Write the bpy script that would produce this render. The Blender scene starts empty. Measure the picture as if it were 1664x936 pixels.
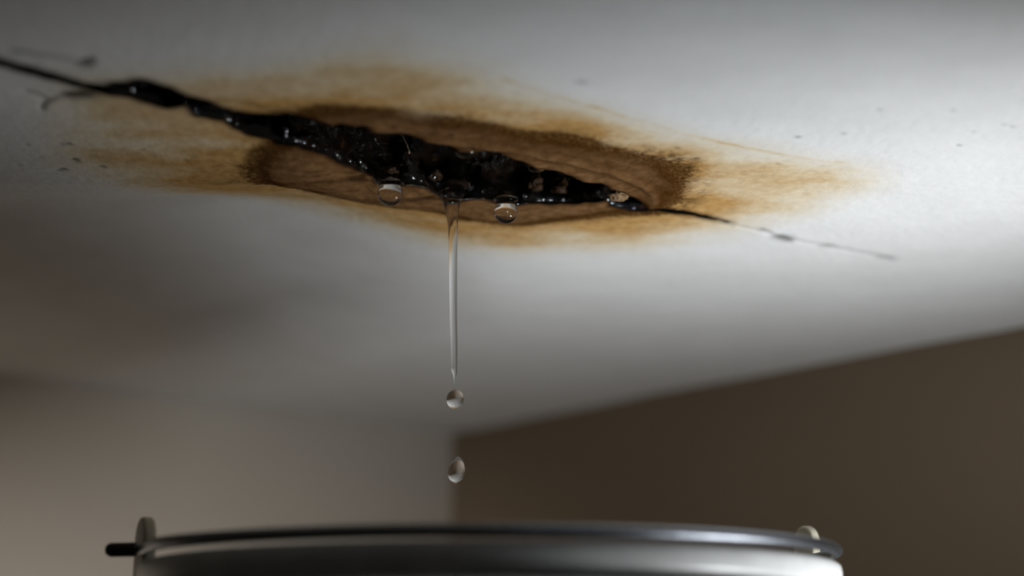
import bpy, bmesh, math, random
import numpy as np
from mathutils import Vector, Matrix, Quaternion

random.seed(7)
rng = np.random.default_rng(11)
S = bpy.context.scene
COL = S.collection

# ------------------------------------------------------------------ camera
FPX = 2500.0                                   # focal length in pixels of the 1664x936 frame
PITCH = math.atan((1085 - 468) / FPX)          # the camera looks up at the ceiling
CZ = 0.26                                      # lens height above the loft floor
cam_data = bpy.data.cameras.new('camera')
cam = bpy.data.objects.new('camera', cam_data)
COL.objects.link(cam)
cam.location = (0, 0, CZ)
cam.rotation_euler = (math.pi / 2 + PITCH, 0, 0)
cam_data.sensor_width = 36.0
cam_data.lens = FPX / 1664 * 36.0
cam_data.clip_start = 0.01
cam_data.dof.use_dof = True
cam_data.dof.focus_distance = 0.640
cam_data.dof.aperture_fstop = 3.3
S.camera = cam

# ------------------------------------------------------------------ world, lights, exposure
world = bpy.data.worlds.new('world')
S.world = world
world.use_nodes = True
world.node_tree.nodes['Background'].inputs[0].default_value = (0.6, 0.6, 0.6, 1)
world.node_tree.nodes['Background'].inputs[1].default_value = 0.02


def aim(o, target):
    d = Vector(target) - o.location
    o.rotation_euler = d.to_track_quat('-Z', 'Y').to_euler()


def area(name, loc, target, sx, sy, power, col, spread):
    l = bpy.data.lights.new(name, 'AREA')
    l.shape = 'RECTANGLE'
    l.size, l.size_y = sx, sy
    l.energy = power
    l.color = col
    l.spread = math.radians(spread)
    o = bpy.data.objects.new(name, l)
    COL.objects.link(o)
    o.location = loc
    aim(o, target)
    return o


KEY = (0.335, 0.49, CZ - 0.095)
area('key_lamp', KEY, (0.06, 0.72, CZ + 0.197), 0.11, 0.09, 0.56, (0.95, 0.98, 1.0), 92)  # unseen key lamp low on the right, added to light the ceiling; no window
area('left_wall_fill', (-0.50, 0.25, 0.39), (-0.33, 1.06, 0.12), 0.18, 0.10, 0.62, (1.0, 0.96, 0.90), 48)  # unseen fill lamp added to brighten the left wall
area('glint_lamp', (0.24, -0.30, CZ + 0.02), (0.02, 0.64, CZ + 0.200), 0.05, 0.06, 0.015, (0.72, 0.90, 1.0), 18)  # small unseen lamp added for cool glints in the drops

S.view_settings.view_transform = 'Standard'
S.view_settings.look = 'None'
S.view_settings.gamma = 1
S.view_settings.use_curve_mapping = False
S.view_settings.exposure = 0.0

# ------------------------------------------------------------------ measuring helpers
SN, CS = math.sin(PITCH), math.cos(PITCH)


def ray(px, py):
    u, v = (px - 832) / FPX, (468 - py) / FPX
    return np.array([u, CS - v * SN, SN + v * CS])


_d = ray(738, 315)
YD = 0.63                                      # distance of the leak from the lens
HC = _d[2] / _d[1] * YD                        # ceiling above the lens
ZC = CZ + HC                                   # ceiling height


def on_ceiling(px, py, dz=0.0):
    d = ray(px, py)
    t = (HC + dz) / d[2]
    return np.array([d[0] * t, d[1] * t, ZC + dz])


def at_depth(px, py, y):
    d = ray(px, py)
    t = y / d[1]
    return np.array([d[0] * t, y, CZ + d[2] * t])


def poly_c(pts):
    return np.array([on_ceiling(*p)[:2] for p in pts])


# ------------------------------------------------------------------ noise
_T = rng.random((64, 64, 64)).astype(np.float32)


def vnoise(p):
    p = np.asarray(p, dtype=np.float64)
    i = np.floor(p).astype(np.int64)
    f = (p - i).astype(np.float32)
    f = f * f * (3 - 2 * f)
    i0 = i & 63
    i1 = (i + 1) & 63
    x0, y0, z0 = i0[..., 0], i0[..., 1], i0[..., 2]
    x1, y1, z1 = i1[..., 0], i1[..., 1], i1[..., 2]
    fx, fy, fz = f[..., 0], f[..., 1], f[..., 2]
    a = _T[x0, y0, z0] * (1 - fx) + _T[x1, y0, z0] * fx
    b = _T[x0, y1, z0] * (1 - fx) + _T[x1, y1, z0] * fx
    c = _T[x0, y0, z1] * (1 - fx) + _T[x1, y0, z1] * fx
    d = _T[x0, y1, z1] * (1 - fx) + _T[x1, y1, z1] * fx
    return ((a * (1 - fy) + b * fy) * (1 - fz) + (c * (1 - fy) + d * fy) * fz) * 2 - 1


def fbm(p, scale, octaves=4, gain=0.5):
    p = np.asarray(p, dtype=np.float64)
    r = np.zeros(p.shape[:-1], dtype=np.float32)
    a, s = 1.0, scale
    for k in range(octaves):
        r += a * vnoise(p * s + 17.3 * k)
        a *= gain
        s *= 2.03
    return r


def p3(xy, z=0.0):
    xy = np.asarray(xy)
    return np.concatenate([xy, np.full(xy.shape[:-1] + (1,), z)], -1)


def sstep(a, b, x):
    t = np.clip((x - a) / (b - a), 0, 1)
    return t * t * (3 - 2 * t)


def seg_dist(P, poly, closed=True):
    """unsigned distance of points P (n,2) to a polyline, and the nearest point"""
    n = len(poly)
    best = np.full(len(P), 1e9)
    near = np.zeros_like(P)
    for i in range(n if closed else n - 1):
        a, b = poly[i], poly[(i + 1) % n]
        ab = b - a
        t = np.clip(((P - a) @ ab) / max(ab @ ab, 1e-18), 0, 1)
        q = a + t[:, None] * ab
        d = ((P - q) ** 2).sum(1)
        m = d < best
        best[m] = d[m]
        near[m] = q[m]
    return np.sqrt(best), near


def inside(P, poly):
    r = np.zeros(len(P), bool)
    n = len(poly)
    j = n - 1
    x, y = P[:, 0], P[:, 1]
    for i in range(n):
        xi, yi = poly[i]
        xj, yj = poly[j]
        if yi != yj:
            c = ((yi > y) != (yj > y)) & (x < (xj - xi) * (y - yi) / (yj - yi) + xi)
            r ^= c
        j = i
    return r


def sdf(P, poly):
    d, q = seg_dist(P, poly)
    return np.where(inside(P, poly), -d, d), q


def resample(poly, step, closed=True):
    pts = np.vstack([poly, poly[:1]]) if closed else poly
    L = np.concatenate([[0], np.cumsum(np.linalg.norm(np.diff(pts, axis=0), axis=1))])
    n = max(int(L[-1] / step), 4)
    s = np.linspace(0, L[-1], n, endpoint=not closed)
    return np.stack([np.interp(s, L, pts[:, k]) for k in range(pts.shape[1])], 1)


def smooth_poly(poly, it, closed=True):
    for _ in range(it):
        a = (np.roll(poly, 1, 0) + 2 * poly + np.roll(poly, -1, 0)) / 4
        if not closed:
            a[0], a[-1] = poly[0], poly[-1]
        poly = a
    return poly


# ------------------------------------------------------------------ materials
def new_mat(name):
    m = bpy.data.materials.new(name)
    m.use_nodes = True
    nt = m.node_tree
    return m, nt, nt.nodes['Principled BSDF']


def noise_node(nt, scale, detail=4, rough=0.55, vec=None):
    n = nt.nodes.new('ShaderNodeTexNoise')
    n.inputs['Scale'].default_value = scale
    n.inputs['Detail'].default_value = detail
    n.inputs['Roughness'].default_value = rough
    if vec is None:
        tc = nt.nodes.new('ShaderNodeTexCoord')
        vec = tc.outputs['Object']
    nt.links.new(vec, n.inputs['Vector'])
    return n


def ramp(nt, src, stops):
    r = nt.nodes.new('ShaderNodeValToRGB')
    cr = r.color_ramp
    while len(cr.elements) < len(stops):
        cr.elements.new(0.5)
    for e, (p, c) in zip(cr.elements, stops):
        e.position = p
        e.color = (c[0], c[1], c[2], 1) if hasattr(c, '__len__') else (c, c, c, 1)
    nt.links.new(src, r.inputs[0])
    return r


def mixc(nt, fac, a, b):
    m = nt.nodes.new('ShaderNodeMix')
    m.data_type = 'RGBA'
    for i, v in ((0, fac), (6, a), (7, b)):
        if hasattr(v, 'is_linked'):
            nt.links.new(v, m.inputs[i])
        else:
            m.inputs[i].default_value = v if i == 0 else (v[0], v[1], v[2], 1)
    return m.outputs[2]


def math_n(nt, op, a, b=None):
    m = nt.nodes.new('ShaderNodeMath')
    m.operation = op
    m.use_clamp = False
    for i, v in enumerate((a, b)):
        if v is None:
            continue
        if hasattr(v, 'is_linked'):
            nt.links.new(v, m.inputs[i])
        else:
            m.inputs[i].default_value = v
    return m.outputs[0]


def bump(nt, bs, height, strength, dist):
    b = nt.nodes.new('ShaderNodeBump')
    b.inputs['Strength'].default_value = strength
    b.inputs['Distance'].default_value = dist
    nt.links.new(height, b.inputs['Height'])
    nt.links.new(b.outputs[0], bs.inputs['Normal'])
    return b


def attr(nt, name):
    a = nt.nodes.new('ShaderNodeAttribute')
    a.attribute_name = name
    return a.outputs['Fac']


def mat_ceiling():
    m, nt, bs = new_mat('stained_plaster')
    tc = nt.nodes.new('ShaderNodeTexCoord')
    vec = tc.outputs['Object']
    n1 = noise_node(nt, 38, 6, 0.6, vec)
    n2 = noise_node(nt, 900, 3, 0.6, vec)
    n3 = noise_node(nt, 210, 5, 0.65, vec)
    white = ramp(nt, n1.outputs[0], [(0.3, (0.74, 0.74, 0.735)), (0.7, (0.80, 0.80, 0.795))]).outputs[0]
    light_tan = ramp(nt, n3.outputs[0], [(0.3, (0.62, 0.50, 0.32)), (0.65, (0.73, 0.62, 0.44))]).outputs[0]
    deep_tan = ramp(nt, n3.outputs[0], [(0.3, (0.36, 0.18, 0.045)), (0.65, (0.56, 0.33, 0.11))]).outputs[0]
    t1 = nt.nodes.new('ShaderNodeMapRange')
    nt.links.new(attr(nt, 'tan'), t1.inputs[0]); t1.inputs[2].default_value = 0.55
    t2 = nt.nodes.new('ShaderNodeMapRange')
    nt.links.new(attr(nt, 'tan'), t2.inputs[0]); t2.inputs[1].default_value = 0.45; t2.inputs[2].default_value = 1.0
    c = mixc(nt, t1.outputs[0], white, light_tan)
    c = mixc(nt, t2.outputs[0], c, deep_tan)
    inner_col = ramp(nt, n3.outputs[0], [(0.3, (0.105, 0.050, 0.019)), (0.7, (0.235, 0.130, 0.058))]).outputs[0]
    c = mixc(nt, attr(nt, 'inner'), c, inner_col)
    grain = ramp(nt, n2.outputs[0], [(0.35, 0.72), (0.6, 1.0)]).outputs[0]
    ring = math_n(nt, 'MULTIPLY', attr(nt, 'ring'), grain)
    c = mixc(nt, ring, c, (0.048, 0.017, 0.0025))
    c = mixc(nt, attr(nt, 'dark_marks'), c, (0.010, 0.006, 0.004))
    nt.links.new(c, bs.inputs['Base Color'])
    r = nt.nodes.new('ShaderNodeMapRange')
    nt.links.new(attr(nt, 'inner'), r.inputs[0])
    r.inputs[3].default_value = 0.9
    r.inputs[4].default_value = 0.7
    nt.links.new(r.outputs[0], bs.inputs['Roughness'])
    bs.inputs['Specular IOR Level'].default_value = 0.0
    h = math_n(nt, 'ADD', n2.outputs[0], math_n(nt, 'MULTIPLY', n3.outputs[0], 1.6))
    bump(nt, bs, h, 0.30, 0.0006)
    return m


def mat_cavity():
    m, nt, bs = new_mat('wet_rotten_plaster')
    n1 = noise_node(nt, 130, 5, 0.6)
    n2 = noise_node(nt, 700, 5, 0.65)
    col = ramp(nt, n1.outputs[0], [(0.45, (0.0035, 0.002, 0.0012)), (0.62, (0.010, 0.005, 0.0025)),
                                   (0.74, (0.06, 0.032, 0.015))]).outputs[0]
    nt.links.new(col, bs.inputs['Base Color'])
    bs.inputs['Roughness'].default_value = 0.06
    bs.inputs['Specular IOR Level'].default_value = 0.22
    bump(nt, bs, n2.outputs[0], 1.0, 0.0030)
    return m


def mat_water():
    m, nt, bs = new_mat('water')
    bs.inputs['Base Color'].default_value = (1, 1, 1, 1)
    bs.inputs['Transmission Weight'].default_value = 1.0
    bs.inputs['Roughness'].default_value = 0.0
    bs.inputs['IOR'].default_value = 1.333
    return m


def mat_paint(name, ca, cb, scale=3.0):
    m, nt, bs = new_mat(name)
    n = noise_node(nt, scale, 4)
    nt.links.new(ramp(nt, n.outputs[0], [(0.3, ca), (0.7, cb)]).outputs[0], bs.inputs['Base Color'])
    bs.inputs['Roughness'].default_value = 0.7
    n2 = noise_node(nt, 260, 3)
    bump(nt, bs, n2.outputs[0], 0.2, 0.001)
    return m


def mat_plastic(name, col, rough):
    m, nt, bs = new_mat(name)
    n = noise_node(nt, 60, 5)
    c2 = tuple(x * 0.86 for x in col)
    nt.links.new(ramp(nt, n.outputs[0], [(0.35, c2), (0.7, col)]).outputs[0], bs.inputs['Base Color'])
    bs.inputs['Roughness'].default_value = rough
    return m


def mat_wire():
    m, nt, bs = new_mat('galvanised_wire')
    n = noise_node(nt, 900, 4, 0.7)
    nt.links.new(ramp(nt, n.outputs[0], [(0.35, (0.16, 0.17, 0.19)), (0.7, (0.36, 0.38, 0.42))]).outputs[0],
                 bs.inputs['Base Color'])
    bs.inputs['Metallic'].default_value = 1.0
    bs.inputs['Roughness'].default_value = 0.33
    bump(nt, bs, n.outputs[0], 0.35, 0.0004)
    return m


M_CEIL = mat_ceiling()
M_CAV = mat_cavity()
M_WATER = mat_water()
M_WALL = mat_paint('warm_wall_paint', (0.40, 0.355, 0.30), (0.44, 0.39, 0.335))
M_FLOOR = mat_paint('dark_floor_boards', (0.10, 0.075, 0.05), (0.16, 0.115, 0.075), 9)
M_PAIL = mat_plastic('white_bucket_plastic', (0.76, 0.76, 0.75), 0.32)
M_EAR = mat_plastic('cream_ear_plastic', (0.62, 0.58, 0.46), 0.45)
M_WIRE = mat_wire()
M_RUBBER = mat_plastic('black_rubber', (0.012, 0.012, 0.012), 0.6)
M_SPLINTER = mat_plastic('pale_wood_fibre', (0.42, 0.30, 0.19), 0.6)
M_CRUMB = mat_plastic('tan_plaster_crumb', (0.26, 0.165, 0.09), 0.8)
for _m in (M_SPLINTER, M_CRUMB):
    _m.node_tree.nodes['Principled BSDF'].inputs['Specular IOR Level'].default_value = 0.1


# ------------------------------------------------------------------ object helpers
def link(name, me, mat, parent=None, loc=None, smooth=True):
    o = bpy.data.objects.new(name, me)
    COL.objects.link(o)
    if mat:
        me.materials.append(mat)
    if smooth:
        me.polygons.foreach_set('use_smooth', [True] * len(me.polygons))
    if parent is not None:
        o.parent = parent
    if loc is not None:
        o.location = loc
    return o


def outward(bm):
    bmesh.ops.recalc_face_normals(bm, faces=bm.faces)
    if bm.calc_volume(signed=True) < 0:
        bmesh.ops.reverse_faces(bm, faces=bm.faces)


def pymesh(name, v, f):
    me = bpy.data.meshes.new(name)
    me.from_pydata([tuple(map(float, p)) for p in v], [], f)
    me.update()
    return me


def npmesh(name, V, Q):
    me = bpy.data.meshes.new(name)
    me.vertices.add(len(V))
    me.vertices.foreach_set('co', V.astype(np.float32).ravel())
    me.loops.add(Q.size)
    me.loops.foreach_set('vertex_index', Q.astype(np.int32).ravel())
    me.polygons.add(len(Q))
    me.polygons.foreach_set('loop_start', np.arange(0, Q.size, 4, dtype=np.int32))
    me.polygons.foreach_set('loop_total', np.full(len(Q), 4, dtype=np.int32))
    me.update(calc_edges=True)
    me.validate()
    return me


def tag(o, label, cat, group=None):
    o['label'] = label
    o['category'] = cat
    if group:
        o['group'] = group
    return o


def structure(o, label=None):
    o['kind'] = 'structure'
    if label:
        o['label'] = label
    return o


def tube(name, path, radii, sides=16, caps=True):
    path = [Vector(p) for p in path]
    n = len(path)
    v, f = [], []
    up = Vector((0, 0, 1))
    for i, p in enumerate(path):
        t = (path[min(i + 1, n - 1)] - path[max(i - 1, 0)]).normalized()
        ref = up if abs(t.z) < 0.9 else Vector((0, 1, 0))
        a = t.cross(ref).normalized()
        b = a.cross(t).normalized()
        r = radii[i] if hasattr(radii, '__len__') else radii
        for k in range(sides):
            w = 2 * math.pi * k / sides
            v.append(p + (a * math.cos(w) + b * math.sin(w)) * r)
    for i in range(n - 1):
        for k in range(sides):
            k2 = (k + 1) % sides
            f.append((i * sides + k, (i + 1) * sides + k, (i + 1) * sides + k2, i * sides + k2))
    if caps:
        f.append(tuple(range(sides)))
        f.append(tuple(range((n - 1) * sides, n * sides))[::-1])
    me = pymesh(name, v, f)
    bm = bmesh.new(); bm.from_mesh(me)
    outward(bm)
    bm.to_mesh(me); bm.free()
    return me


def lathe(name, prof, seg=48, closed=False, warp=None):
    """prof: (r, z) from top to bottom; r = 0 closes to a pole. warp(r, z, a) -> (x, y, z)"""
    v, f, rows = [], [], []
    for r, z in prof:
        if r < 1e-7:
            rows.append([len(v)])
            v.append(warp(0, z, 0) if warp else (0, 0, z))
        else:
            row = []
            for k in range(seg):
                a = 2 * math.pi * k / seg
                row.append(len(v))
                v.append(warp(r, z, a) if warp else (r * math.cos(a), r * math.sin(a), z))
            rows.append(row)
    pairs = list(zip(rows, rows[1:]))
    if closed:
        pairs.append((rows[-1], rows[0]))
    for A, B in pairs:
        for k in range(seg):
            k2 = (k + 1) % seg
            if len(A) == 1 and len(B) == 1:
                continue
            if len(A) == 1:
                f.append((A[0], B[k], B[k2]))
            elif len(B) == 1:
                f.append((A[k], B[0], A[k2]))
            else:
                f.append((A[k], B[k], B[k2], A[k2]))
    me = pymesh(name, v, f)
    bm = bmesh.new(); bm.from_mesh(me)
    outward(bm)
    bm.to_mesh(me); bm.free()
    return me


def spline(pts, n):
    """Catmull-Rom through pts"""
    P = np.array(pts, float)
    P = np.vstack([2 * P[0] - P[1], P, 2 * P[-1] - P[-2]])
    out = []
    m = len(P) - 3
    for s in np.linspace(0, m - 1e-6, n):
        i = int(s); t = s - i
        a, b, c, d = P[i:i + 4]
        out.append(0.5 * (2 * b + (c - a) * t + (2 * a - 5 * b + 4 * c - d) * t * t + (3 * b - a - 3 * c + d) * t ** 3))
    return np.array(out)


# ------------------------------------------------------------------ room shell: corner, walls, floor
corner = on_ceiling(735, 703)[:2]
pl = on_ceiling(0, 612)[:2] - corner
pr = on_ceiling(1400, 574)[:2] - corner
al = math.atan2(pl[1], pl[0]); ar = math.atan2(pr[1], pr[0])
if al < 0:
    al += 2 * math.pi
if ar < 0:
    ar += 2 * math.pi
mid = (al + ar) / 2                             # bisector, then square the corner
dl = np.array([math.cos(mid - math.pi / 4), math.sin(mid - math.pi / 4)])
dr = np.array([math.cos(mid + math.pi / 4), math.sin(mid + math.pi / 4)])
ROOM = 2.3


def slab(name, quad, z0, z1, mat):
    v = [(x, y, z0) for x, y in quad] + [(x, y, z1) for x, y in quad]
    f = [(3, 2, 1, 0), (4, 5, 6, 7), (0, 1, 5, 4), (1, 2, 6, 5), (2, 3, 7, 6), (3, 0, 4, 7)]
    me = pymesh(name, v, f)
    bm = bmesh.new(); bm.from_mesh(me)
    outward(bm)
    bm.to_mesh(me); bm.free()
    return structure(link(name, me, mat, smooth=False))


M_WALL_R = mat_paint('right_wall_brown', (0.205, 0.150, 0.098), (0.23, 0.170, 0.112))  # right wall only: darker, browner base colour than the other walls
T = 0.08
a0, a1 = corner, corner + dl * ROOM
b1 = corner + dr * ROOM
c1 = corner + dl * ROOM + dr * ROOM
TOP = ZC + 0.10
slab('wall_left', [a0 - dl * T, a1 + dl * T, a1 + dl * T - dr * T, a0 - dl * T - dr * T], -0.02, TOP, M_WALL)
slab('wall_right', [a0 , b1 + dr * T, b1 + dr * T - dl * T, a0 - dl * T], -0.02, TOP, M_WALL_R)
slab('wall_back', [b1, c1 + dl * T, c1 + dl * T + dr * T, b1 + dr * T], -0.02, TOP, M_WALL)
slab('wall_front', [a1, c1, c1 + dl * T, a1 + dl * T], -0.02, TOP, M_WALL)
slab('floor', [a0 - dl * T - dr * T, a1 + dl * T - dr * T, c1 + dl * T + dr * T, b1 + dr * T - dl * T], -0.05, 0.0, M_FLOOR)

# ------------------------------------------------------------------ the hole and the stains, traced on the ceiling plane
near_edge = [(0, 97), (26, 104), (77, 116), (138, 134), (167, 137), (195, 132), (218, 127), (246, 129), (272, 138),
             (300, 152), (333, 160), (379, 178), (413, 181), (483, 182), (508, 189), (531, 198), (546, 201), (549, 197),
             (595, 199), (601, 209), (611, 213), (652, 214), (683, 222), (708, 230), (734, 236), (747, 244), (775, 246),
             (798, 241), (818, 250), (847, 259), (862, 270), (877, 276), (888, 273), (905, 275), (926, 282), (944, 293),
             (975, 294), (995, 305), (1010, 309), (1026, 318), (1047, 332), (1075, 337), (1109, 342), (1142, 351), (1184, 362)]
far_edge = [(1184, 364), (1142, 355), (1109, 347), (1070, 343), (1031, 341), (991, 331), (985, 324), (962, 325), (931, 327),
            (898, 328), (875, 326), (857, 325), (839, 326), (803, 322), (782, 319), (754, 319), (735, 318), (713, 312),
            (695, 303), (676, 298), (656, 296), (634, 294), (613, 290), (603, 281), (580, 272), (554, 260), (531, 246),
            (503, 237), (483, 230), (449, 228), (444, 222), (406, 217), (390, 209), (364, 193), (318, 186), (303, 170),
            (272, 173), (244, 165), (205, 154), (164, 150), (138, 143), (77, 126), (26, 114), (0, 106)]
e1, e2 = [(-45, 82)], [(-45, 88)]
hole0 = poly_c(e1 + near_edge + far_edge + e2)
hole = resample(hole0, 0.0006)
hole = smooth_poly(hole, 2)
tng = np.roll(hole, -1, 0) - np.roll(hole, 1, 0)
tng /= np.linalg.norm(tng, axis=1)[:, None]
nrm = np.stack([tng[:, 1], -tng[:, 0]], 1)
hole = hole + nrm * (fbm(p3(hole), 220, 4) * 0.0006)[:, None]
if inside(hole[:1] + nrm[:1] * 1e-5, hole)[0]:
    nrm = -nrm

ring_poly = poly_c([(449, 222), (470, 180), (523, 174), (585, 175), (636, 179), (688, 187), (739, 195), (808, 207), (859, 220),
                    (911, 226), (949, 232), (988, 241), (1039, 254), (1090, 270), (1104, 293), (1093, 323), (1072, 338), (1030, 341), (988, 345), (936, 352),
                    (885, 359), (834, 362), (757, 357), (713, 349), (636, 347), (585, 342), (534, 326), (483, 308),
                    (444, 292), (416, 281), (405, 263), (411, 248), (428, 236)])
tan_poly = poly_c([(110, 128), (250, 115), (420, 96), (560, 82), (650, 76), (750, 100), (830, 134), (1000, 190), (1200, 240), (1410, 276),
                   (1400, 310), (1300, 345), (1180, 380), (1050, 402), (850, 412), (700, 408), (550, 392), (420, 370),
                   (300, 345), (200, 310), (110, 260), (80, 200)])
tide_line = poly_c([(820, 130), (900, 155), (1000, 186), (1100, 213), (1200, 240), (1300, 259), (1425, 275)])
fold_line = poly_c([(700, 222), (790, 232), (860, 243), (930, 256), (990, 272), (1040, 292), (1062, 318), (1058, 336)])
crease_line = poly_c([(130, 291), (250, 288), (400, 286), (500, 284), (570, 284)])

# ------------------------------------------------------------------ ceiling: one fine relief sheet with the hole cut out


def axis(a, b, step, lo, hi, grow=1.22):
    x = list(np.arange(a, b, step))
    s, p = step, a
    left = []
    while p > lo:
        s = min(s * grow, 0.03); p -= s; left.append(p)
    s, p = step, x[-1]
    right = []
    while p < hi:
        s = min(s * grow, 0.03); p += s; right.append(p)
    return np.array(left[::-1] + x + right)


allc = np.vstack([a0, a1, b1, c1])
xs = axis(-0.225, 0.27, 0.0006, allc[:, 0].min() - 0.05, allc[:, 0].max() + 0.05)
ys = axis(0.445, 0.80, 0.0010, allc[:, 1].min() - 0.05, allc[:, 1].max() + 0.05)
GX, GY = np.meshgrid(xs, ys)
P = np.stack([GX.ravel(), GY.ravel()], 1)
nx, ny = len(xs), len(ys)
near_m = (P[:, 0] > -0.30) & (P[:, 0] < 0.34) & (P[:, 1] > 0.40) & (P[:, 1] < 0.90)
idx = np.nonzero(near_m)[0]
Q = P[idx]
N3 = p3(Q)

# warped coordinates so that the stains get irregular outlines
W = Q + np.stack([fbm(N3 + 3.1, 28, 4) * 0.006 + fbm(N3 + 1.7, 160, 3) * 0.0015,
                  fbm(N3 + 9.7, 28, 4) * 0.006 + fbm(N3 + 5.2, 160, 3) * 0.0015], 1)
d_tan, _ = sdf(W, tan_poly)
Wr = Q + (W - Q) * 0.28
d_ring, _ = sdf(Wr, ring_poly)
d_tide, _ = seg_dist(Q + (W - Q) * 0.25, tide_line, False)
d_fold, _ = seg_dist(Q + (W - Q) * 0.4, fold_line, False)
d_hole0, _ = sdf(Q, hole0)
d_hole = d_hole0.copy()
close = np.abs(d_hole0) < 0.004
dh, qn = sdf(Q[close], hole)
d_hole[close] = dh
nearest = np.zeros_like(Q)
nearest[close] = qn

mott = fbm(N3 + 40, 45, 5)
streak = fbm(N3 * np.array([0.6, 1.6, 1]) + 20, 60, 5)
fine = fbm(N3 + 77, 700, 2)
tan = 0.56 * sstep(0.018, -0.022, d_tan) + 0.16 * sstep(-0.005, -0.045, d_tan) + 0.42 * sstep(0.050, -0.002, d_ring) ** 1.3
tan = tan * (0.97 + 0.20 * mott + 0.20 * streak)
tan += 0.35 * np.exp(-(d_tide / 0.0011) ** 2) * (0.7 + 0.5 * streak)
tan = np.clip(tan, 0, 1) * 0.95
inner = sstep(0.003, -0.005, d_ring)
band = np.where(d_ring > 0, np.exp(-(d_ring / 0.0036) ** 2), np.exp(-(d_ring / 0.0078) ** 2))
ring = np.clip(band * (1.2 + 0.45 * mott), 0, 1)
ring += 0.5 * np.exp(-(np.clip(d_ring, 0, 1) / 0.010) ** 2) * (d_ring > 0) * np.clip(0.25 + mott + 0.5 * fine, 0, 1)
ring += 0.45 * np.exp(-((d_fold - 0.004) / 0.003) ** 2) * inner
ring += 0.55 * np.exp(-(seg_dist(Q + (W - Q) * 0.4, crease_line, False)[0] / 0.0030) ** 2) * sstep(crease_line[0, 0], crease_line[-1, 0], Q[:, 0])
east = sstep(0.02, 0.07, Q[:, 0])
ring += (0.25 + 0.5 * east) * sstep(0.012 , 0.0, d_ring - 0.006 * east) * (d_ring > 0) * np.clip(0.55 + 0.6 * mott + 0.6 * fine, 0, 1)
# the left end bleeds outwards in a soft speckled patch and is darker inside
west = sstep(-0.070, -0.115, Q[:, 0])
ring = ring * (1 - 0.45 * west * (d_ring > -0.004)) + west * sstep(0.030, -0.012, d_ring) * np.clip(0.50 + 0.5 * mott + 0.6 * fine, 0, 1) * 0.75
# grime round the hole and its crack
grime = np.exp(-(np.clip(d_hole, 0, 1) / 0.0028) ** 2) * 0.6
ring = np.clip(ring + grime, 0, 1)

dark_marks = np.zeros(len(Q), np.float32)  # near-black colour along cracks, pits and the edge of the split


def crack(pts, w0, w1, strength, depth=0.0009):
    global dark_marks, groove
    poly = resample(poly_c(pts), 0.004, False)
    Wc = Q + (W - Q) * 0.22
    best = np.zeros(len(Q), np.float32)
    for i in range(len(poly) - 1):
        a, b = poly[i], poly[i + 1]
        m = (np.abs(Wc - (a + b) / 2) < 0.014).all(1)
        if not m.any():
            continue
        ab = b - a
        t = np.clip(((Wc[m] - a) @ ab) / (ab @ ab), 0, 1)
        d = np.linalg.norm(Wc[m] - a - t[:, None] * ab, axis=1)
        w = w0 + (w1 - w0) * (i + t) / (len(poly) - 1)
        k = np.exp(-(d / w) ** 2)
        best[m] = np.maximum(best[m], k)
    dark_marks = np.maximum(dark_marks, best * strength)
    groove = np.maximum(groove, best * depth)


groove = np.zeros(len(Q), np.float32)
crack([(20, 86), (60, 90), (100, 97), (137, 102)], 0.0022, 0.0018, 0.50)
crack([(132, 104), (140, 98), (146, 93)], 0.0030, 0.0012, 0.75)
crack([(152, 150), (136, 152)], 0.0012, 0.0030, 0.9)
crack([(135, 152), (113, 153)], 0.0042, 0.0040, 0.95)
crack([(112, 154), (90, 158), (72, 164), (68, 178)], 0.0016, 0.0010, 0.45)
crack([(74, 160), (62, 154), (48, 150)], 0.0014, 0.0022, 0.5)
crack([(1170, 361), (1200, 369), (1236, 375), (1275, 388), (1346, 401), (1440, 421)], 0.0012, 0.0022, 0.35)
crack([(1236, 374), (1244, 377)], 0.0022, 0.0020, 0.55)
crack([(1268, 386), (1282, 391)], 0.0040, 0.0030, 0.75)
crack([(1340, 400), (1352, 402)], 0.0032, 0.0026, 0.55)
crack([(1432, 420), (1444, 423)], 0.0034, 0.0026, 0.5)
crack([(1060, 340), (1100, 352), (1150, 362), (1190, 369)], 0.0022, 0.0016, 0.4)
crack([(350, 158), (400, 166), (440, 176), (470, 181)], 0.0009, 0.0014, 0.4)
crack([(150, 128), (220, 138)], 0.0010, 0.0012, 0.3)
# pits and specks
for (px, py, r, s) in [(112, 232, .0010, .9), (100, 232, .0008, .6), (122, 255, .0012, 1), (126, 258, .0009, .7), (104, 270, .0011, .95),
                       (97, 272, .0008, .8), (167, 265, .0011, .8), (43, 234, .0008, .6), (65, 252, .0007, .4), (31, 265, .0008, .4),
                       (1296, 226, .0010, .75), (1131, 260, .0011, .8), (1100, 243, .0009, .6), (1262, 269, .0010, .35), (1370, 220, .0008, .5),
                       (943, 138, .0016, .4), (1558, 237, .0008, .6), (1427, 181, .0009, .3), (1548, 181, .0009, .4), (1630, 203, .0008, .5),
                       (1644, 206, .0008, .5), (1580, 215, .0007, .4), (1025, 262, .0007, .5), (1051, 248, .0007, .4), (168, 195, .0009, .35),
                       (230, 240, .0009, .4), (300, 255, .0008, .3)]:
    c = on_ceiling(px, py)[:2]
    d = np.linalg.norm((Q - c) * np.array([0.7, 1.0]), axis=1)
    k = np.exp(-(d / r) ** 2)
    dark_marks = np.maximum(dark_marks, k * s)
    groove = np.maximum(groove, k * 0.0006)
dark_marks = np.maximum(dark_marks, 0.9 * np.exp(-(np.clip(d_hole, 0, 1) / 0.0011) ** 2))

# relief: + is up into the roof, - sags down into the room
zoff = np.zeros(len(P), np.float32)
und = fbm(p3(P) + 60, 9, 2) * 0.0011
zoff += und
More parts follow.
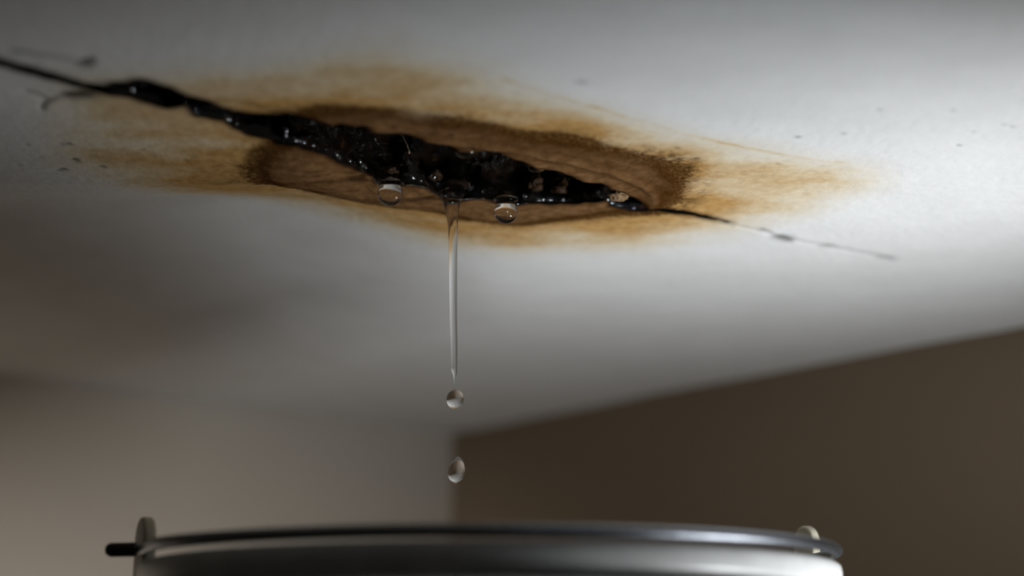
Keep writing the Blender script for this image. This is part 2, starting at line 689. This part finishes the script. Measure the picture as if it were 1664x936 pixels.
# a shallow hollow between the crease and the left wall
fcx = np.interp(P[:, 0], crease_line[:, 0], crease_line[:, 1])
fdy = P[:, 1] - fcx
zoff += 0.017 * sstep(0.0, 0.10, fdy) * sstep(0.36, 0.10, fdy) * sstep(0.0, -0.13, P[:, 0])
dy = np.zeros(len(Q))
cy = np.interp(Q[:, 0], crease_line[:, 0], crease_line[:, 1])
along = sstep(crease_line[0, 0] - 0.06, crease_line[0, 0] + 0.03, Q[:, 0]) * sstep(crease_line[-1, 0] + 0.005, crease_line[-1, 0] - 0.02, Q[:, 0])
dcy = Q[:, 1] - cy + fbm(N3 + 33, 40, 3) * 0.0015
crease = np.where(dcy < 0, np.exp(-(dcy / 0.045) ** 2), np.exp(-(dcy / 0.010) ** 2))
rel = -0.0022 * along * crease
rel -= 0.0018 * sstep(0.004, -0.010, d_ring) * sstep(0.0, 0.014, d_hole)
rel -= 0.0012 * np.exp(-(d_fold / 0.0025) ** 2) * inner
rel += 0.0006 * inner * (streak * 0.8 + fbm(N3 + 12, 190, 3) * 0.5)
rel -= 0.0013 * np.exp(-((d_hole - 0.003) / 0.004) ** 2) * sstep(-0.11, -0.07, Q[:, 0]) * sstep(0.09, 0.06, Q[:, 0])
rel += 0.00010 * fbm(N3 + 90, 330, 3)
rel += groove
zoff[idx] += rel.astype(np.float32)

V = np.concatenate([P, (ZC + zoff)[:, None]], 1)
fi = (np.arange(ny - 1)[:, None] * nx + np.arange(nx - 1)[None, :]).ravel()
F = np.stack([fi, fi + nx, fi + nx + 1, fi + 1], 1)      # seen from below
DH = np.full(len(P), 1.0); DH[idx] = d_hole
cen = DH[F].mean(1)
keep = cen > 0
used_k = np.zeros(len(P), bool); used_k[F[keep].ravel()] = True
used_d = np.zeros(len(P), bool); used_d[F[~keep].ravel()] = True
edge_v = used_k & used_d
near_full = np.zeros_like(P); near_full[idx] = nearest
V[edge_v, :2] = near_full[edge_v]
# stay over the room
fc = P[F].mean(1) - corner
s_l, s_r = fc @ dl, fc @ dr
keep &= (s_l > -0.05) & (s_r > -0.05) & (s_l < ROOM + 0.05) & (s_r < ROOM + 0.05)


def compact(Vv, Fq):
    u, inv = np.unique(Fq.ravel(), return_inverse=True)
    return Vv[u], inv.reshape(-1, 4), u


V2, F2, u = compact(V, F[keep])
ceil_me = npmesh('ceiling', V2, F2)
for nm, arr in (('tan', tan), ('inner', inner), ('ring', ring), ('dark_marks', dark_marks)):
    full = np.zeros(len(P), np.float32); full[idx] = arr
    at = ceil_me.attributes.new(nm, 'FLOAT', 'POINT')
    at.data.foreach_set('value', full[u])
ceiling = structure(link('ceiling', ceil_me, M_CEIL), 'white plaster ceiling with brown water stains around a dark split')

# ------------------------------------------------------------------ the cavity above the split: rough wet walls and a roof
HCAV, NR = 0.042, 46
rows = []
hts = np.concatenate([[0.0002], np.linspace(0.0008, HCAV, NR)])
nloc = len(hole)
width = np.clip(sdf(hole - nrm * 0.010, hole0)[0] * -1, 0.0, 0.01)
for k, h in enumerate(hts):
    pos = hole.copy()
    q = np.concatenate([pos, np.full((nloc, 1), h * 1.0)], 1)
    rough = fbm(q + 5, 95, 3) * 0.0035 + fbm(q + 9, 420, 3) * 0.0014
    grow = 0.0006 + 0.0035 * sstep(0.0, 0.008, np.array(h)) + rough * sstep(0.0005, 0.006, np.array(h))
    pos = pos + nrm * np.maximum(grow, -0.001)[:, None] if hasattr(grow, '__len__') else pos + nrm * grow
    zz = ZC + np.full(nloc, h) + fbm(q + 21, 160, 2) * 0.0012 * sstep(0.001, 0.006, np.array(h))
    if k == 0:
        gi = np.clip(np.searchsorted(xs, hole[:, 0]), 0, nx - 1)
        gj = np.clip(np.searchsorted(ys, hole[:, 1]), 0, ny - 1)
        zz = ZC + zoff[gj * nx + gi] + 0.00015
        pos = hole + nrm * 0.0003
    rows.append(np.concatenate([pos, zz[:, None]], 1))
CV = np.vstack(rows)
i0 = np.arange(nloc); i1 = (i0 + 1) % nloc
CF = np.vstack([np.stack([k * nloc + i0, (k + 1) * nloc + i0, (k + 1) * nloc + i1, k * nloc + i1], 1) for k in range(len(hts) - 1)])
# roof of the cavity
capm = DH[F].max(1) < 0.012
VC, FC, _ = compact(np.concatenate([P, (ZC + HCAV - 0.003 + fbm(p3(P) + 2, 120, 3) * 0.002)[:, None]], 1), F[capm])
CF = np.vstack([CF, FC + len(CV)])
CV = np.vstack([CV, VC])
cav_me = npmesh('cavity', CV, CF)
cav = link('cavity', cav_me, M_CAV, ceiling)
cav['label'] = 'black wet rotten inside of the split'

# a pale torn fibre hanging in the split
c0 = on_ceiling(655, 240); 
fa = at_depth(655, 224, 0.615); fb = at_depth(665, 249, 0.612)
fib = spline([fa + np.array([-0.0010, 0.002, 0.0025]), fa, (fa + fb) / 2 + np.array([0.0003, 0, 0]), fb], 14)
fo = link('fibre', tube('fibre', fib, np.linspace(0.00022, 0.00040, 14), 8), M_SPLINTER, ceiling)
fo['label'] = 'thin pale fibre hanging in the split'
# a tan crumb of plaster caught at the right end of the split
def crumb(name, c, r, mat, seed):
    bm = bmesh.new()
    bmesh.ops.create_icosphere(bm, subdivisions=4, radius=1)
    co = np.array([v.co[:] for v in bm.verts])
    k = 1 + 0.42 * fbm(co + seed, 2.1, 4)
    for v, s in zip(bm.verts, k):
        v.co = Vector((v.co.x * r[0], v.co.y * r[1], v.co.z * r[2])) * float(s)
    me = bpy.data.meshes.new(name); bm.to_mesh(me); bm.free()
    return link(name, me, mat, ceiling, Vector(c))

crumb('plaster_crumb', on_ceiling(1005, 317, 0.0005), (0.0040, 0.004, 0.0022), M_CRUMB, 3)

M_CLOD = mat_plastic('wet_brown_plaster', (0.030, 0.0145, 0.006), 0.6)
M_CLOD.node_tree.nodes['Principled BSDF'].inputs['Specular IOR Level'].default_value = 0.15
for (px, py, up, rx, rz) in [(742, 300, 16, 0.0052, 0.0022), (868, 297, 28, 0.0042, 0.0036), (908, 302, 24, 0.0038, 0.0034), (708, 286, 20, 0.0026, 0.0022),
                             (632, 277, 16, 0.0040, 0.0018)]:
    wall = on_ceiling(px, py + up)
    crumb('plaster_clod', at_depth(px, py, wall[1] + 0.0035), (rx, 0.0035, rz), M_CLOD, px * 0.1)

# ------------------------------------------------------------------ water
SC = YD / FPX / 0.956                           # metres per pixel at the leak


def ball_profile(R, zc, a0, a1, n):
    return [(R * math.sin(a), zc + R * math.cos(a)) for a in np.linspace(a0, a1, n)]


def pendant(name, px, py_top, py_bot, half_w, flare, label, lean=0.0):
    """a drop hanging from the far lip: flared root, waist, round belly"""
    R = half_w * SC
    yy = on_ceiling(px, py_top)[1] - 0.015
    top = at_depth(px, py_top, yy)
    bot = at_depth(px, py_bot, yy)
    zb = bot[2] - top[2]
    zc = zb + R * 0.98
    prof = [(0, 0.0085), (R * 0.16, 0.0078), (R * 0.42, 0.0058), (R * 0.74, 0.0034), (R * 1.02, 0.0014),
            (R * 1.06, 0.0004), (R * 0.90, zc + R * 0.95), (R * 0.83, zc + R * 0.70)]
    pr = np.array(prof)
    s = spline(pr, 36)
    s[:, 0] = np.clip(s[:, 0], 0, None); s[0, 0] = 0
    full = [tuple(p) for p in s] + ball_profile(R, zc, math.acos(0.55), math.pi, 26)
    full[-1] = (0, full[-1][1])

    def warp(r, z, a):
        return (r * math.cos(a), r * math.sin(a) * 0.92 + 2.0 * max(0, z - 0.0004), z)
    me = lathe(name, full, 56, warp=warp)
    o = link(name, me, M_WATER, None, Vector(top))
    return tag(o, label, 'water drop', 'water drops hanging from the split')


pendant('hanging_drop', 634.5, 299, 333.5, 19.5, 0.0085, 'round water drop hanging from the split left of the falling stream')
pendant('hanging_drop', 822, 326, 362.5, 19.0, 0.0085, 'round water drop hanging from the split right of the falling stream')

# the falling stream: flared root, long taper, thin broken tip
st_top = at_depth(735, 318, on_ceiling(735, 318)[1] - 0.005)
prof_px = [(322, 733.5, 17.5), (330, 734, 14.2), (340, 734.6, 11.8), (357, 735.5, 9.0), (377, 736, 7.6), (420, 736.2, 6.7), (470, 736.5, 6.2), (520, 737, 5.7),
           (560, 738, 5.2), (590, 738.2, 4.7), (600, 738.2, 4.6), (605, 738.4, 3.9), (610, 738.6, 2.6), (615, 738.7, 1.4), (620, 738.6, 0.9), (624, 738.5, 0.3)]
yy = st_top[1]
ctr, rad = [], []
for (py, px, hw) in prof_px:
    ctr.append(at_depth(px, py, yy)); rad.append(hw * SC)
path = [st_top + np.array([0.0022, 0.008, 0.0085]), st_top + np.array([0.0018, 0.0055, 0.0068]), st_top + np.array([0.0010, 0.003, 0.0042]), st_top + np.array([0.0002, 0.0008, 0.0016])] + ctr
rads = [0.0003, 0.0018, 0.0040, 0.0054] + rad
comb = spline(np.concatenate([np.array(path), np.array(rads)[:, None]], 1), 150)
v, f = [], []
SEG = 48
for row in comb:
    for k in range(SEG):
        a = 2 * math.pi * k / SEG
        r = max(row[3], 5e-5)
        v.append((row[0] + r * math.cos(a), row[1] + r * math.sin(a), row[2]))
for i in range(len(comb) - 1):
    for k in range(SEG):
        k2 = (k + 1) % SEG
        f.append((i * SEG + k, (i + 1) * SEG + k, (i + 1) * SEG + k2, i * SEG + k2))
f.append(tuple(range(SEG))); f.append(tuple(range((len(comb) - 1) * SEG, len(comb) * SEG))[::-1])
v = np.array(v) - st_top
me = pymesh('water_stream', v, f)
bm = bmesh.new(); bm.from_mesh(me); outward(bm); bm.to_mesh(me); bm.free()
tag(link('water_stream', me, M_WATER, None, Vector(st_top)), 'thin clear stream of water running down from the split', 'water')


def falling(name, px, py, hw, hh, point, tilt, label):
    c = at_depth(px, py, yy)
    prof = []
    for t in np.linspace(0, math.pi, 40):
        r = math.sin(t) * (1 - point * 0.5 * (1 + math.cos(t)))
        prof.append((max(r, 0) * hw * SC, math.cos(t) * hh * SC))
    prof[0] = (0, prof[0][1]); prof[-1] = (0, prof[-1][1])
    me = lathe(name, prof, 56)
    o = link(name, me, M_WATER, None, Vector(c))
    o.rotation_euler = (0, math.radians(tilt), 0)
    return tag(o, label, 'water drop', 'falling water drops')


falling('falling_drop', 739.5, 648, 14.2, 15.8, 0.10, 12, 'clear round drop falling just below the end of the stream')
falling('falling_drop', 742, 764, 15.2, 20.5, 0.28, 8, 'clear egg-shaped drop falling just above the bucket')

# wet swelling along the far lip, and blisters on the near lip
lip = poly_c([(600, 281), (618, 291), (640, 296), (662, 297), (690, 302), (712, 311), (735, 318), (760, 319.5), (785, 320), (806, 323), (830, 326), (858, 325)])
lip = spline(lip, 120)
lr = 0.0009 + 0.0004 * fbm(p3(lip), 120, 2)
for px in (634, 735, 822):
    lr = np.maximum(lr, 0.0042 * np.exp(-np.abs(lip[:, 0] - on_ceiling(px, 316)[0]) / 0.0052))
lr = smooth_poly(lr[:, None], 6, False)[:, 0]
lr[:10] *= np.linspace(0.15, 1, 10); lr[-10:] *= np.linspace(1, 0.15, 10)
lip[:, 1] -= 0.4 * lr
lipz = ZC + zoff[np.clip(np.searchsorted(ys, lip[:, 1] + 0.002), 0, ny - 1) * nx + np.clip(np.searchsorted(xs, lip[:, 0]), 0, nx - 1)] * 0.6
lipz = smooth_poly(lipz[:, None], 10, False)[:, 0]
tag(link('water_film', tube('water_film', np.concatenate([lip, lipz[:, None]], 1), lr, 20), M_WATER),
    'wet film of water along the far lip of the split', 'water')


def blister(px, py, rx, rz, label, ry=None):
    c = on_ceiling(px, py)
    bm = bmesh.new()
    bmesh.ops.create_uvsphere(bm, u_segments=40, v_segments=24, radius=1)
    for w in bm.verts:
        w.co = Vector((w.co.x * rx * SC, w.co.y * (ry or rx) * SC, w.co.z * rz * SC))
    me = bpy.data.meshes.new('water_blister'); bm.to_mesh(me); bm.free()
    return tag(link('water_blister', me, M_WATER, None, Vector((c[0], c[1], ZC - rz * SC * 0.25))), label, 'water drop')


blister(757, 240, 17, 13, 'clear round water blister on the near lip above the stream', 14)
blister(872, 270, 14, 8, 'low clear water blister on the near lip right of the stream', 10)
blister(735.5, 214, 4.0, 5.5, 'small water bead on stained plaster above the split', 4)

# small beads, each one an object
bead_bm = bmesh.new()
bmesh.ops.create_uvsphere(bead_bm, u_segments=20, v_segments=12, radius=1)
bead_me = bpy.data.meshes.new('water_bead'); bead_bm.to_mesh(bead_bm and bead_me); bead_bm.free()
bead_me.materials.append(M_WATER)
bead_me.polygons.foreach_set('use_smooth', [True] * len(bead_me.polygons))


NTH = 'first second third fourth fifth sixth seventh eighth ninth tenth eleventh twelfth thirteenth fourteenth'.split()


def beads(lst, label, group):
    for nth, (px, py, r, up) in zip(NTH, sorted(lst)):
        # up: height on the far wall of the split, in pixels above its lower lip
        p = on_ceiling(px, py + up)
        d = at_depth(px, py, p[1] - 0.0006)
        o = bpy.data.objects.new('water_bead', bead_me)
        COL.objects.link(o)
        o.location = Vector(d)
        R = r * SC
        # a flattened cap, turned halfway between key lamp and camera so that it glints
        hv = (Vector(KEY) - o.location).normalized() + (Vector((0, 0, CZ)) - o.location).normalized()
        hv += Vector((random.uniform(-0.08, 0.08), random.uniform(-0.08, 0.08), random.uniform(-0.08, 0.08)))
        o.rotation_euler = hv.to_track_quat('Y', 'Z').to_euler()
        R *= 1.3
        o.scale = (R * random.uniform(0.9, 1.15), R * 0.26, R * random.uniform(0.9, 1.2))
        tag(o, nth + label, 'water bead', group)


beads([(318, 180.5, 4.2, 4), (371, 194.6, 4.2, 3), (215, 146, 5, 8), (386, 203, 2.5, 3)],
      ' bead from the left in the narrow left arm of the split', 'water beads in the left arm')
beads([(466, 212, 4, 16), (465, 221, 3.5, 7), (482, 228.5, 4, 2), (489, 230, 3, 2), (495, 231, 3.2, 3), (510, 237, 4, 2), (522, 243, 3.2, 2),
       (527, 244.6, 3.4, 2), (548, 251.5, 3, 4), (553, 256, 2.6, 3), (569, 262, 2.4, 4), (586, 263, 3, 10), (590, 269, 3.4, 6), (594, 272, 2.8, 5)],
      ' tiny bead from the left on the lip left of both hanging drops', 'water beads left of the drops')
beads([(656, 295, 4.2, 3), (671.5, 288.7, 4.5, 10), (684, 294, 2.6, 6), (705.6, 288, 4, 18), (714, 301, 3, 10)],
      ' tiny bead from the left between the left hanging drop and the stream', 'water beads left of the stream')
beads([(766, 305.6, 4.8, 14), (786, 311, 4.2, 8), (797, 309, 5, 11), (805, 312, 4, 9)],
      ' tiny bead from the left between the stream and the right hanging drop', 'water beads right of the stream')
beads([(854, 320, 3.6, 4), (875, 325, 3.6, 1), (883, 325, 3.6, 2), (895, 325.5, 4, 2), (915, 326, 4.2, 2), (988, 325, 4.6, 3), (995, 329, 4.6, 4),
       (1007, 334, 4, 3), (1029, 338, 4.4, 3)],
      ' tiny bead from the left on the lip right of both hanging drops', 'water beads right of the drops')

# ------------------------------------------------------------------ bucket
bx = (797 - 832) / FPX / 1.0146 * YD
rimz = at_depth(832, 921, YD)[2]
bucket = bpy.data.objects.new('bucket', None)
COL.objects.link(bucket)
bucket.location = (bx, YD, 0)
tag(bucket, 'white plastic bucket with a grey wire handle under the dripping split', 'bucket')
RB = 0.1390
body_prof = [(0, 0.006), (0.108, 0.006), (0.112, 0.009), (RB - 0.010, rimz - 0.03), (RB - 0.008, rimz - 0.012), (RB - 0.0035, rimz - 0.0105),
             (RB - 0.0022, rimz - 0.0115), (RB + 0.0030, rimz - 0.0122), (RB + 0.0046, rimz - 0.0138), (RB + 0.0048, rimz - 0.020), (RB + 0.003, rimz - 0.0225),
             (RB - 0.0030, rimz - 0.024), (RB - 0.004, rimz - 0.027), (RB - 0.006, rimz - 0.05), (RB - 0.007, rimz - 0.07), (0.118, 0.004), (0.116, 0.0), (0, 0.0)]
link('body', lathe('body', body_prof, 160), M_PAIL, bucket)
rim_prof = [(RB - 0.008, rimz - 0.0125), (RB - 0.0078, rimz - 0.002), (RB - 0.0065, rimz - 0.0004), (RB - 0.0045, rimz), (RB - 0.0020, rimz - 0.0005), (RB - 0.0004, rimz - 0.0018),
            (RB, rimz - 0.004), (RB, rimz - 0.0075), (RB - 0.0008, rimz - 0.0092), (RB - 0.0026, rimz - 0.0098), (RB - 0.003, rimz - 0.0125)]
link('rim', lathe('rim', rim_prof, 160, closed=True), M_PAIL, bucket)
WR = 0.0023
wz = rimz + 0.0047
rc = 0.1372


def circ(deg, r=rc):
    return (r * math.cos(math.radians(deg)), r * math.sin(math.radians(deg)), wz)


wp = [(-0.1450, -0.0338, wz), (-0.1370, -0.0358, wz), (-0.1310, -0.0395, wz)]
wp += [circ(a, rc + (0.001 if a < 225 else 0)) for a in range(210, 366, 8)]
wp += [circ(368), circ(374), circ(379, rc + 0.0005)]
wp = [(x, y, z + 0.0018 * min(0.0, y) / rc) for x, y, z in wp]
bp = spline(wp, 260)
wr = np.full(260, WR)
bail = link('bail', tube('bail', bp, wr, 20), M_WIRE, bucket)
bail['label'] = 'grey galvanised wire handle'
tip = np.array([bp[0] + np.array([-0.0016, 0.0002, 0])] + [bp[0] + (bp[k] - bp[0]) for k in range(0, 15, 2)])
tr = np.full(len(tip), WR * 1.18); tr[0] = WR * 0.8
link('end_cap', tube('end_cap', tip, tr, 20), M_RUBBER, bail)['label'] = 'black cap on the end of the wire'



def ear(center, normal_deg, w, th, z0, z1, lean=0.0):
    """a round-topped tab with a pivot boss, standing on the collar"""
    pts = []
    zc = z1 - w / 2
    for k in range(25):
        a = math.pi * k / 24
        pts.append((w / 2 * math.cos(a), zc + w / 2 * math.sin(a)))
    pts += [(-w / 2 * 1.02, z0 + 0.014), (-w / 2 * 1.25, z0), (w / 2 * 1.25, z0), (w / 2 * 1.02, z0 + 0.014)]
    bm = bmesh.new()
    A = [bm.verts.new((x, -th / 2, z)) for x, z in pts]
    B = [bm.verts.new((x, th / 2, z)) for x, z in pts]
    bm.faces.new(A); bm.faces.new(B[::-1])
    n = len(pts)
    for i in range(n):
        j = (i + 1) % n
        bm.faces.new((A[i], B[i], B[j], A[j]))
    outward(bm)
    eds = [e for e in bm.edges if len(e.link_faces) == 2 and e.calc_face_angle() > 0.6 and abs(e.verts[0].co.y - e.verts[1].co.y) < 1e-6]
    bmesh.ops.bevel(bm, geom=eds, offset=th * 0.33, segments=4, affect='EDGES', profile=0.6)
    for vv in bm.verts:
        vv.co.x += lean * (vv.co.z - z0)
    me = bpy.data.meshes.new('ear'); bm.to_mesh(me); bm.free()
    o = link('ear', me, M_EAR, bucket)
    o.location = (center[0], center[1], 0)
    o.rotation_euler = (0, 0, math.radians(normal_deg + 90))
    return o


e1o = ear((-0.1320, -0.0335), 205, 0.0185, 0.0048, rimz - 0.026, rimz + 0.0168)
e2o = ear((0.1370, 0.0470), 20, 0.0165, 0.0042, rimz - 0.022, rimz + 0.0205)
